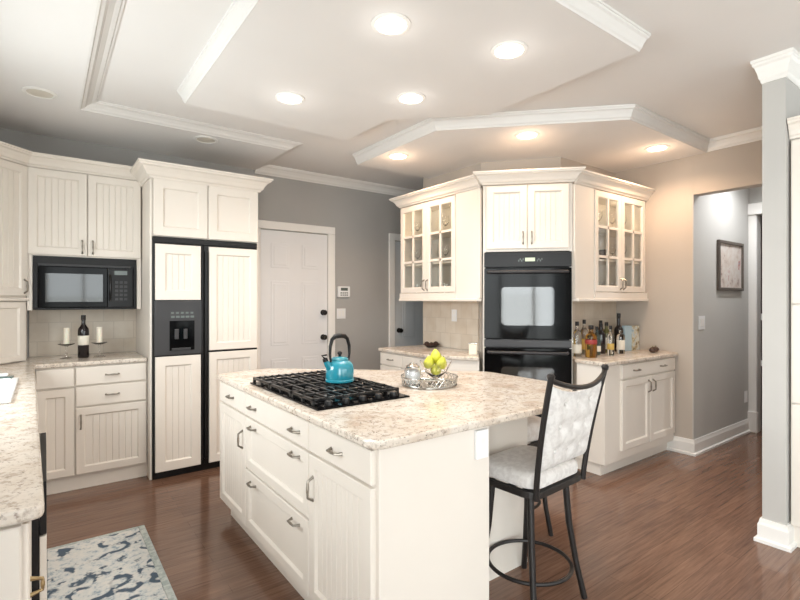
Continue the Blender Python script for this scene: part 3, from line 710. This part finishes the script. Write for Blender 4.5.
# glassware on the shelves
def tumbler(name, label, cat, loc, r, h, grp, material='glass', stem_=False):
    if stem_: pr = [(0, .0005), (r*.8, .0005), (r*.8, .003), (.004, .008), (.004, h*.42), (r*.5, h*.48), (r, h*.72), (r*.85, h), (r*.8, h), (r*.93, h*.72), (r*.4, h*.5), (0, h*.49)]
    else: pr = [(0, .0005), (r*.85, .0005), (r, h), (r-.003, h), (r*.82, .006), (0, .006)]
    o = obj(name, MB().lathe(pr, loc, 16), material, None, smooth=True); return tag(o, label, cat, grp)
SH = (1.4335, 1.7625, 2.0545)
for lv, z in enumerate(SH):
    lvl = ('bottom', 'middle', 'top')[lv]
    for k, yy in enumerate((3.96, 3.78, 3.52, 3.34)):
        tumbler('wine_glass' if lv else 'tumbler', f'clear {"stemmed wine glass" if lv else "glass tumbler"} on {lvl} shelf of the cabinet beside the gray door', 'glass', (3.16, yy, z), .036, .17 if lv else .13, f'glasses on the {lvl} shelf beside the gray door', stem_=bool(lv))
    for k, xx in enumerate((3.93, 4.12, 4.36, 4.55)):
        if lv == 1 and k == 1:
            tumbler('ceramic_jar', 'small dark jar on middle shelf of the cabinet above the bottles', 'jar', (xx+.03, 2.45, z), .035, .10, None, 'fruit_dark'); continue
        if lv == 0 and k == 0:
            tumbler('pitcher_vase', 'pale blue vase on bottom shelf of the cabinet above the bottles', 'vase', (xx, 2.47, z), .06, .22, None, 'bluegl'); continue
        tumbler('wine_glass' if lv else 'tumbler', f'clear {"stemmed wine glass" if lv else "glass tumbler"} on {lvl} shelf of the cabinet above the bottles', 'glass', (xx, 2.48, z), .036, .17 if lv else .13, f'glasses on the {lvl} shelf above the bottles', stem_=bool(lv))

tw = thing('oven_cabinet', 'tall cream cabinet set diagonally around the black double oven', 'cabinet', (2.996, 2.862, 0), -46)
TW = .728; DT = .40
obj('body', MB().box(0, .022, .0, DT, .0, 2.37).box(TW-.022, TW, .0, DT, .0, 2.37).box(.022, TW-.022, 0, DT, 1.808, 2.37).box(.022, TW-.022, 0, DT, .0, .36), 'cream', tw, bevel=.002)
door(tw, .030, TW/2-.003, 1.83, 2.36, h=(TW/2-.035, 1.92)); door(tw, TW/2+.003, TW-.030, 1.83, 2.36, h=(TW/2+.035, 1.92))
drawer(tw, .030, TW-.030, .11, .345)
cab_crown(tw, [(0, .15), (0, -.014), (TW, -.014), (TW, .15)], 2.372, .100, .085)
ov = thing('double_oven', 'black double wall oven in the diagonal tower', 'oven', (2.996, 2.862, 0), -46)
x0, x1 = .0225, TW-.0225
obj('body', MB().box(x0+.001, x1-.001, .003, DT-.02, .365, 1.803), 'black', ov)
pn = obj('control_panel', MB().box(x0-.012, x1+.012, -.030, -.0005, 1.675, 1.800), 'black', ov, bevel=.004)
obj('display', MB().box(.345, .425, -.0318, -.0295, 1.722, 1.752), 'display', pn)
bt = MB()
for k in range(4): bt.box(.29+k*.012, .298+k*.012, -.0318, -.0295, 1.72+.012*(k % 2), 1.735+.012*(k % 2)).box(.44+k*.012, .448+k*.012, -.0318, -.0295, 1.72+.012*(k % 2), 1.735+.012*(k % 2))
obj('button', bt, 'screen', pn)
def oven_door(z0, z1):
    d = obj('door', MB().box(x0-.012, x1+.012, -.034, -.0005, z0, z1), 'black_glass', ov, bevel=.005)
    zc = z0+(z1-z0)*.46; hh = (z1-z0)*.27; xm = (x0+x1)/2; hw = .215; rad = .035
    pts = []
    for cx_, cz_, a0 in ((xm+hw-rad, zc+hh-rad, 0), (xm-hw+rad, zc+hh-rad, 90), (xm-hw+rad, zc-hh+rad, 180), (xm+hw-rad, zc-hh+rad, 270)):
        for q in range(6): a = R(a0+q*18); pts.append((cx_+rad*math.cos(a), cz_+rad*math.sin(a)))
    obj('oven_window', MB().prism(pts, 0, .0025).xf(Matrix.Translation((0, -.0342, 0)) @ Matrix.Rotation(R(90), 4, 'X')), 'window_glass', d)
    zh = z1-.035
    obj('handle', MB().tube([(x0+.02, -.033, zh), (x0+.03, -.062, zh), (x0+.10, -.070, zh), (x1-.10, -.070, zh), (x1-.03, -.062, zh), (x1-.02, -.033, zh)], .0135, 10), 'charcoal', d, smooth=True)
oven_door(1.075, 1.668)
obj('vent_strip', MB().box(x0-.012, x1+.012, -.026, -.0005, 1.005, 1.068), 'charcoal', ov, bevel=.004)
oven_door(.42, .998)

ba = thing('base_cabinet', 'cream base cabinet below the glass cabinet beside the gray door', 'cabinet', (2.755, 4.04, 0), -90)
def LA(p): return (4.04-p[1], p[0]-2.755)
pa = [(2.755, 4.04), (2.755, 3.285), (2.975, 2.885), (3.26, 3.17), (3.315, 3.25), (3.315, 4.04)]
obj('body', MB().prism([LA(p) for p in pa], .10, .882), 'cream', ba, bevel=.002)
obj('toe_kick', MB().prism([LA(p) for p in [(2.81, 4.035), (2.81, 3.29), (2.99, 2.90), (3.25, 3.17), (3.31, 3.25), (3.31, 4.035)]], 0, .0995), 'cream', ba)
for a, b in ((.008, .372), (.379, .748)):
    drawer(ba, a, b, .755, .872); door(ba, a, b, .115, .743, h=(b-.035 if a < .1 else a+.035, .66))
counter('countertop', 'short granite counter between the gray door and the ovens', [(2.72, 4.05), (2.72, 3.275), (2.950, 2.865), (2.975, 2.885), (3.262, 3.165), (3.306, 3.24), (3.306, 4.05)], .915)

bb = thing('base_cabinet', 'cream base cabinet with two doors below the liquor bottles', 'cabinet', (3.53, 2.07, 0), 0)
def LB(p): return (p[0]-3.53, p[1]-2.07)
pb = [(3.532, 2.318), (3.53, 2.07), (XC-.005, 2.07), (XC-.005, YW-.005), (3.80, YW-.005), (3.79, YW-.03)]
obj('body', MB().prism([LB(p) for p in pb], .10, .882), 'cream', bb, bevel=.002)
pk = [(3.56, 2.35), (3.56, 2.125), (XC-.005, 2.125), (XC-.005, YW-.005), (3.80, YW-.005), (3.79, YW-.03)]
obj('toe_kick', MB().prism([LB(p) for p in pk], 0, .0995), 'cream', bb)
drawer(bb, .225, 1.145, .760, .872, [(.44, .816), (.90, .816)])
door(bb, .225, .680, .175, .745, 'flat', h=(.645, .66)); door(bb, .690, 1.145, .175, .745, 'flat', h=(.725, .66))
counter('countertop', 'granite bar counter under the liquor bottles', [(3.515, 2.322), (3.49, 2.035), (XC-.001, 2.035), (XC-.001, YW-.013), (3.80, YW-.013), (3.79, YW-.04)], .915)

# liquor bottles and small things on the bar counter
Zc = .9155
bottle('liquor_bottle', 'clear bottle with dark cap closest to the ovens', (3.675, 2.41, Zc), .036, .30, 'glass', group='bottles on the bar counter', lab='label_white', labz=(.1, .35))
bottle('liquor_bottle', 'squat amber bottle with red label among the bar bottles', (3.71, 2.30, Zc), .048, .27, 'amber', lab='label_red', labz=(.42, .56), group='bottles on the bar counter')
bottle('liquor_bottle', 'clear bottle with dark cap behind the amber bottle', (3.86, 2.46, Zc), .034, .31, 'glass', lab='label_gold', labz=(.15, .45), group='bottles on the bar counter')
bottle('liquor_bottle', 'pale blue bottle between amber and dark bottles', (3.93, 2.38, Zc), .032, .25, 'bluegl', lab='label_white', labz=(.12, .32), group='bottles on the bar counter')
bottle('liquor_bottle', 'dark wine bottle among the bar bottles', (4.06, 2.42, Zc), .040, .27, 'winebottle', group='bottles on the bar counter')
bottle('liquor_bottle', 'olive bottle with white label among the bar bottles', (4.17, 2.43, Zc), .038, .28, 'olive', lab='label_white', labz=(.12, .5), group='bottles on the bar counter')
bottle('liquor_bottle', 'amber bottle with gold label behind the olive bottle', (4.26, 2.54, Zc), .036, .29, 'amber', lab='label_gold', labz=(.15, .5), group='bottles on the bar counter')
bottle('liquor_bottle', 'tall black bottle beside the standing books', (4.33, 2.40, Zc), .040, .36, 'winebottle', neck=.36, group='bottles on the bar counter')
bottle('liquor_bottle', 'slim clear bottle in front of the dark bottle', (3.98, 2.28, Zc), .028, .26, 'glass', lab='label_gold', labz=(.2, .4), group='bottles on the bar counter')
bottle('liquor_bottle', 'clear square-shouldered bottle in front of the olive bottle', (4.20, 2.31, Zc), .034, .24, 'glass', lab='label_white', labz=(.15, .5), group='bottles on the bar counter')
bk = thing('cookbook', 'pale blue book standing beside the tall black bottle', 'book', (4.475, 2.40, Zc), -6)
obj('cover', MB().box(-.05, .05, -.016, -.012, .0005, .24).box(-.05, .05, .012, .016, .0005, .24).box(-.054, -.05, -.016, .016, .0005, .24), 'cover_blue', bk); obj('pages', MB().box(-.05, .046, -.0118, .0118, .003, .236), 'paper', bk)
bk = thing('cookbook', 'patterned book standing beside the pale blue book', 'book', (4.610, 2.39, Zc), 4)
obj('cover', MB().box(-.06, .06, -.014, -.010, .0005, .235).box(-.06, .06, .010, .014, .0005, .235).box(-.064, -.06, -.014, .014, .0005, .235), 'cover', bk); obj('pages', MB().box(-.06, .056, -.0098, .0098, .003, .231), 'paper', bk)
for x, y, lb in ((4.50, 2.17, 'small dark brown fruit at the bar counter end'), (4.60, 2.19, 'small dark brown fruit close to the beige wall')):
    fr_ = thing('fig', lb, 'fruit', (x, y, Zc)); obj('fruit', MB().lathe([(0, .0005), (.018, .002), (.029, .016), (.028, .032), (.016, .045), (.006, .05), (0, .05)], seg=16), 'fruit_dark', fr_, smooth=True)
    obj('stalk', MB().tube([(0, 0, .049), (.003, 0, .06)], .003, 6), 'leafgreen', fr_)
# things on the short counter
wj = thing('candle_jar', 'square ivory candle jar beside the ovens', 'jar', (3.065, 3.05, Zc), -46)
obj('body', MB().box(-.036, .036, -.036, .036, .0005, .095), 'candle', wj, bevel=.006); obj('rim', MB().box(-.039, .039, -.039, .039, .0955, .105), 'silver', wj, bevel=.003)
dl = thing('leaf_dish', 'small dark brown dish on the short granite counter', 'dish', (3.20, 3.78, Zc))
obj('dish', MB().lathe([(0, .0005), (.05, .0005), (.085, .022), (.10, .028), (.097, .032), (.05, .008), (0, .007)], seg=20, ry=.8), 'fruit_dark', dl, smooth=True)
for k, (x, y) in enumerate(((.0, .0), (-.045, .02), (.045, -.015))): obj('seed_pod', MB().lathe([(0, .0), (.022, .006), (.03, .02), (.02, .036), (0, .044)], (x, y, .009 if k == 0 else .016), 12), 'fruit_dark', dl, smooth=True)

# ------------------------------------------------------------------ pantry by the wall stub
pt = thing('pantry_cabinet', 'tall cream pantry cabinet beside the gray wall stub', 'cabinet', (3.412, .874, 0), -90)
obj('body', MB().box(0, .9, 0, .60, .12, 2.31), 'cream', pt, bevel=.002)
obj('toe_kick', MB().box(0, .9, .02, .60, 0, .1195), 'cream', pt)
for a, b in ((.006, .447), (.453, .894)):
    door(pt, a, b, .13, .812, 'flat'); door(pt, a, b, .82, 1.372, 'flat'); door(pt, a, b, 1.38, 2.30, 'flat')
cab_crown(pt, [(0, -.012), (.9, -.012)], 2.31, .11, .05)

# ------------------------------------------------------------------ stools
def rsq(hx, hy, r, n=6):
    o = []
    for cx_, cy_, a0 in ((hx-r, hy-r, 0), (-hx+r, hy-r, 90), (-hx+r, -hy+r, 180), (hx-r, -hy+r, 270)):
        for q in range(n+1): a = R(a0+90*q/n); o.append((cx_+r*math.cos(a), cy_+r*math.sin(a)))
    return o
def cushion(hx, hy, r, z0, z1, n=6):
    m = MB(); levels = [(.90, 0), (.985, .12), (1.0, .40), (.985, .68), (.93, .86), (.80, .95), (.5, 1.0)]
    k = len(rsq(1, 1, .5, n)); vs = []; fs = []
    for s, t in levels: vs += [(x*s, y*s, z0+(z1-z0)*t) for x, y in rsq(hx, hy, r, n)]
    for q in range(len(levels)-1):
        for j in range(k): fs.append((q*k+j, q*k+(j+1) % k, (q+1)*k+(j+1) % k, (q+1)*k+j))
    fs += [tuple(range(k))[::-1], tuple((len(levels)-1)*k+j for j in range(k))]
    return m.add(vs, fs)
def stool_base(e, hx, hy, zf, foot, ringz, dp=.028):
    fr = MB()
    o1 = rsq(hx+.006, hy+.006, .07); o2 = rsq(hx-.02, hy-.02, .06); n = len(o1)
    vs = [(x, y, zf-dp) for x, y in o1]+[(x, y, zf) for x, y in o1]+[(x, y, zf) for x, y in o2]+[(x, y, zf-dp) for x, y in o2]
    fs = []
    for q in range(4):
        for j in range(n): fs.append((q*n+j, q*n+(j+1) % n, ((q+1) % 4)*n+(j+1) % n, ((q+1) % 4)*n+j))
    fr.add(vs, fs); obj('seat_frame', fr, 'frame_iron', e, bevel=.003)
    for sx in (-1, 1):
        for sy in (-1, 1):
            a, b = hx-.065, hy-.065
            obj('leg', MB().tube([(sx*a, sy*b, zf-.026), (sx*(a*.7+foot[0]*.3-.006), sy*(b*.7+foot[1]*.3-.006), zf*.6), (sx*(a*.3+foot[0]*.7-.008), sy*(b*.3+foot[1]*.7-.008), zf*.28), (sx*foot[0], sy*foot[1], .001)], [.0155, .0145, .0135, .0145], 10), 'frame_iron', e, smooth=True)
    t_ = 1-ringz/zf; rr = math.hypot((hx-.065)*(1-t_)+foot[0]*t_, (hy-.065)*(1-t_)+foot[1]*t_)-.045
    obj('footrest', MB().tube([(rr*math.cos(i*math.pi/24), rr*math.sin(i*math.pi/24), ringz) for i in range(48)], .009, 8, closed=True), 'frame_iron', e, smooth=True)

st = thing('bar_stool', 'dark iron bar stool with tufted pale back at the island notch', 'stool', (1.828, 1.452, 0), 4)
HX, HY = .205, .168
stool_base(st, HX, HY, .590, (.20, .168), .175)
obj('swivel', MB().lathe([(0, .50), (.03, .50), (.03, .545), (.07, .548), (.07, .561), (0, .561)], seg=18), 'frame_iron', st, smooth=True)
for a in (0, 90): obj('brace', MB().tube([(-.14, 0, .525), (0, 0, .535), (.14, 0, .525)], .008).xf(Matrix.Rotation(R(a+45), 4, 'Z')), 'frame_iron', st, smooth=True)
obj('seat', cushion(HX-.004, HY-.004, .07, .591, .664), 'fabric', st, smooth=True)
# back: posts, dipped top rail, tufted pad
bf = MB(); yb0, yb1 = -HY+.002, -HY-.088
def ypost(z): return yb0+(yb1-yb0)*max(0, (z-.56)/(1.085-.56))**1.4
for s in (-1, 1):
    bf.tube([(s*(.190+.064*(z-.56)), ypost(z), z) for z in (.562, .62, .70, .80, .90, 1.0, 1.085)], .0125, 8)
    bf.tube([(s*.2235, ypost(1.085), 1.08), (s*.2235, ypost(1.085), 1.095), (s*.2235, ypost(1.085), 1.105)], [.0135, .017, .010], 10)
rail = [(.2235*q/6, ypost(1.085)-.03*(1-(q/6)**2), 1.078-.045*(1-(q/6)**2)) for q in range(-6, 7)]
bf.tube(rail, .011, 8); obj('back_frame', bf, 'frame_iron', st, smooth=True)
NX, NZ = 25, 25; pad = MB(); vs = []
BUT = [(x, z) for z in (.755, .865, .965) for x in (-.10, 0, .10)]
def rail_y(u): return -.03*(1-u*u)
for side in (0, 1):
    for j in range(NZ):
        for i in range(NX):
            u = -1+2*i/(NX-1); v_ = j/(NZ-1)
            x = u*(.176+.05*v_*.5); ztop = 1.052-.043*(1-u*u); z = .685+(ztop-.685)*v_
            edge = min(1, 4.0*min(1-abs(u), v_, 1-v_))**.5
            th = .006+.026*edge
            dd = sum(math.exp(-((x-bx)**2+(z-bz)**2)/(2*.021**2)) for bx, bz in BUT)
            th -= .024*min(1, dd)*edge
            yc = ypost(z)+rail_y(u)*.6*v_+.004
            vs.append((x, yc+(th if side else -th), z))
fs = []; n2 = NX*NZ
for side in (0, 1):
    for j in range(NZ-1):
        for i in range(NX-1):
            a = side*n2+j*NX+i; fs.append((a, a+1, a+NX+1, a+NX))
bd = [(0, i) for i in range(NX)]+[(j, NX-1) for j in range(1, NZ)]+[(NZ-1, i) for i in range(NX-2, -1, -1)]+[(j, 0) for j in range(NZ-2, 0, -1)]
bd = [j*NX+i for j, i in bd]
for q in range(len(bd)): a, b = bd[q], bd[(q+1) % len(bd)]; fs.append((a, b, n2+b, n2+a))
pad.add(vs, fs); bpad = obj('back_cushion', pad, 'fabric', st, smooth=True)
for bx, bz in BUT:
    for s in (-1, 1):
        yc = ypost(bz)+.004+s*.0105+rail_y(0)*.6*(bz-.685)/.33
        obj('button', MB().lathe([(0, -.004), (.008, -.003), (.010, 0), (.008, .003), (0, .004)], (0, 0, 0), 10).xf(Matrix.Translation((bx, yc, bz)) @ Matrix.Rotation(R(90), 4, 'X')), 'fabric', bpad, smooth=True)
s2 = thing('backless_stool', 'backless dark stool with pale cushion tucked behind the tufted stool', 'stool', (2.27, 1.93, 0), 90)
stool_base(s2, .19, .17, .585, (.17, .15), .2, .07)
obj('seat', cushion(.186, .166, .09, .586, .70), 'cushion', s2, smooth=True)

# ------------------------------------------------------------------ rug
rg = thing('area_rug', 'blue and ivory floral rug on the wood floor beside the island', 'rug', (0, 0, 0))
RX0, RX1, RY0, RY1 = -.02, .495, 1.55, 3.33
obj('pile', MB().box(RX0+.03, RX1-.035, RY0+.03, RY1-.03, .001, .011), 'rug', rg, bevel=.003)
obj('border', MB().box(RX1-.0345, RX1, RY0, RY1, .001, .010).box(RX0, RX0+.0295, RY0, RY1, .001, .010).box(RX0+.03, RX1-.035, RY1-.0295, RY1, .001, .010).box(RX0+.03, RX1-.035, RY0, RY0+.0295, .001, .010), 'rug_edge', rg, bevel=.003)

# ------------------------------------------------------------------ wall fittings
def plate(name, label, cat, x, y, z, w_, h_, rz=0, kind='switch'):
    e = thing(name, label, cat, (x, y, z), rz)
    obj('cover_plate', MB().box(-w_/2, w_/2, -.007, -.0005, -h_/2, h_/2), 'plate', e, bevel=.002)
    if kind == 'switch':
        n = max(1, round(w_/.06))
        for k in range(n): c = (k-(n-1)/2)*.046; obj('rocker', MB().box(c-.016, c+.016, -.011, -.0071, -.033, .033), 'white', e, bevel=.002)
    else:
        for s in (-1, 1): obj('socket', MB().box(-.015, .015, -.009, -.0071, s*.026-.014, s*.026+.014), 'white', e, bevel=.002)
    return e
plate('light_switch', 'white double light switch below the alarm keypad', 'switch', 2.743, YB, 1.243, .115, .118)
plate('light_switch', 'white light switch on the hall wall beside the opening', 'switch', 4.865, 1.905, 1.19, .13, .125)
plate('wall_outlet', 'white outlet low on the hall wall by the casing', 'outlet', 5.95, 1.905, .38, .075, .12, 0, 'o')
plate('wall_outlet', 'white outlet on the tile above the short granite counter', 'outlet', XA-.012, 3.55, 1.245, .075, .12, -90, 'o')
ak = thing('alarm_keypad', 'white alarm keypad with small screen beside the white door', 'keypad', (2.77, YB, 1.495))
obj('housing', MB().box(-.078, .078, -.03, -.0005, -.062, .062), 'plate', ak, bevel=.006)
obj('screen', MB().box(-.045, .045, -.0325, -.0302, .012, .045), 'screen', ak)
bt = MB()
for r_ in range(3):
    for c_ in range(4): bt.box(-.05+c_*.026, -.034+c_*.026, -.033, -.0302, -.005-r_*.016-.009, -.005-r_*.016)
obj('button', bt, 'screen', ak)
pf = thing('framed_picture', 'framed faded print hanging on the gray hall wall', 'picture', (5.515, 1.905, 1.737))
m = MB(); hw, hh, ft = .31, .245, .03
m.box(-hw, hw, -.028, -.0005, hh-ft, hh).box(-hw, hw, -.028, -.0005, -hh, -hh+ft).box(-hw, -hw+ft, -.028, -.0005, -hh+ft, hh-ft).box(hw-ft, hw, -.028, -.0005, -hh+ft, hh-ft)
obj('frame', m, mat('gray_brown_frame', srgb(96, 88, 82), .4), pf, bevel=.003)
obj('print', MB().box(-hw+ft, hw-ft, -.012, -.001, -hh+ft, hh-ft), 'art', pf)

# ------------------------------------------------------------------ recessed lights
def downlight(label, x, y, z, power, col, lit=True, r=.072, glow=.35):
    e = thing('recessed_light', label, 'ceiling light', (x, y, z), 0, 'recessed ceiling lights')
    obj('trim_ring', MB().lathe([(r, -.0005), (r+.022, -.0005), (r+.022, -.005), (r+.004, -.009), (r, -.006), (r, -.0005)], seg=32), 'white', e, smooth=True)
    obj('lens', MB().lathe([(0, -.0045), (r-.0005, -.0045), (r-.0005, -.0008), (0, -.0008)], seg=32), 'lens' if lit else 'lens_off', e)
    if lit and power:
        for kind, en, dz in (('SPOT', power*4, -.02), ('POINT', glow, -.09)):
            if not en: continue
            d = bpy.data.lights.new('lamp', kind); d.energy = en; d.color = col; d.shadow_soft_size = .05
            if kind == 'SPOT': d.spot_size = R(155); d.spot_blend = .7
            o = bpy.data.objects.new('lamp', d); COL.objects.link(o); o.parent = e; o.location = (0, 0, dz)
for x, y, lb in ((1.311, 1.843, 'lit recessed light above the cooktop end nearest the stools'), (1.94, 1.669, 'lit recessed light above the tufted stool'), (1.268, 2.904, 'lit recessed light above the far end of the cooktop'), (1.894, 2.441, 'lit recessed light above the pear bowl')):
    downlight(lb, x, y, ZR, LAMP_W, LAMP_COL)
for x, y, lb in ((2.563, 3.494, 'lit recessed light in the soffit before the glass cabinet by the gray door'), (3.054, 2.445, 'lit recessed light in the soffit before the oven tower'), (4.209, 1.993, 'lit recessed light in the soffit before the bar cabinet')):
    downlight(lb, x, y, ZR, WARM_W*(0.5 if x == 3.054 else 1.35), WARM_COL, glow=1.3)
downlight('unlit recessed light in the ceiling above the sink counter', -.025, 3.865, ZL, 0, LAMP_COL, False)
downlight('unlit recessed light in the ceiling in front of the refrigerator', 1.078, 4.17, ZL, 0, LAMP_COL, False)
downlight('added unseen fill light in the hall ceiling', 5.35, 1.42, ZC, 16, (.96, .98, 1))  # unseen lamp added to brighten the hall wall
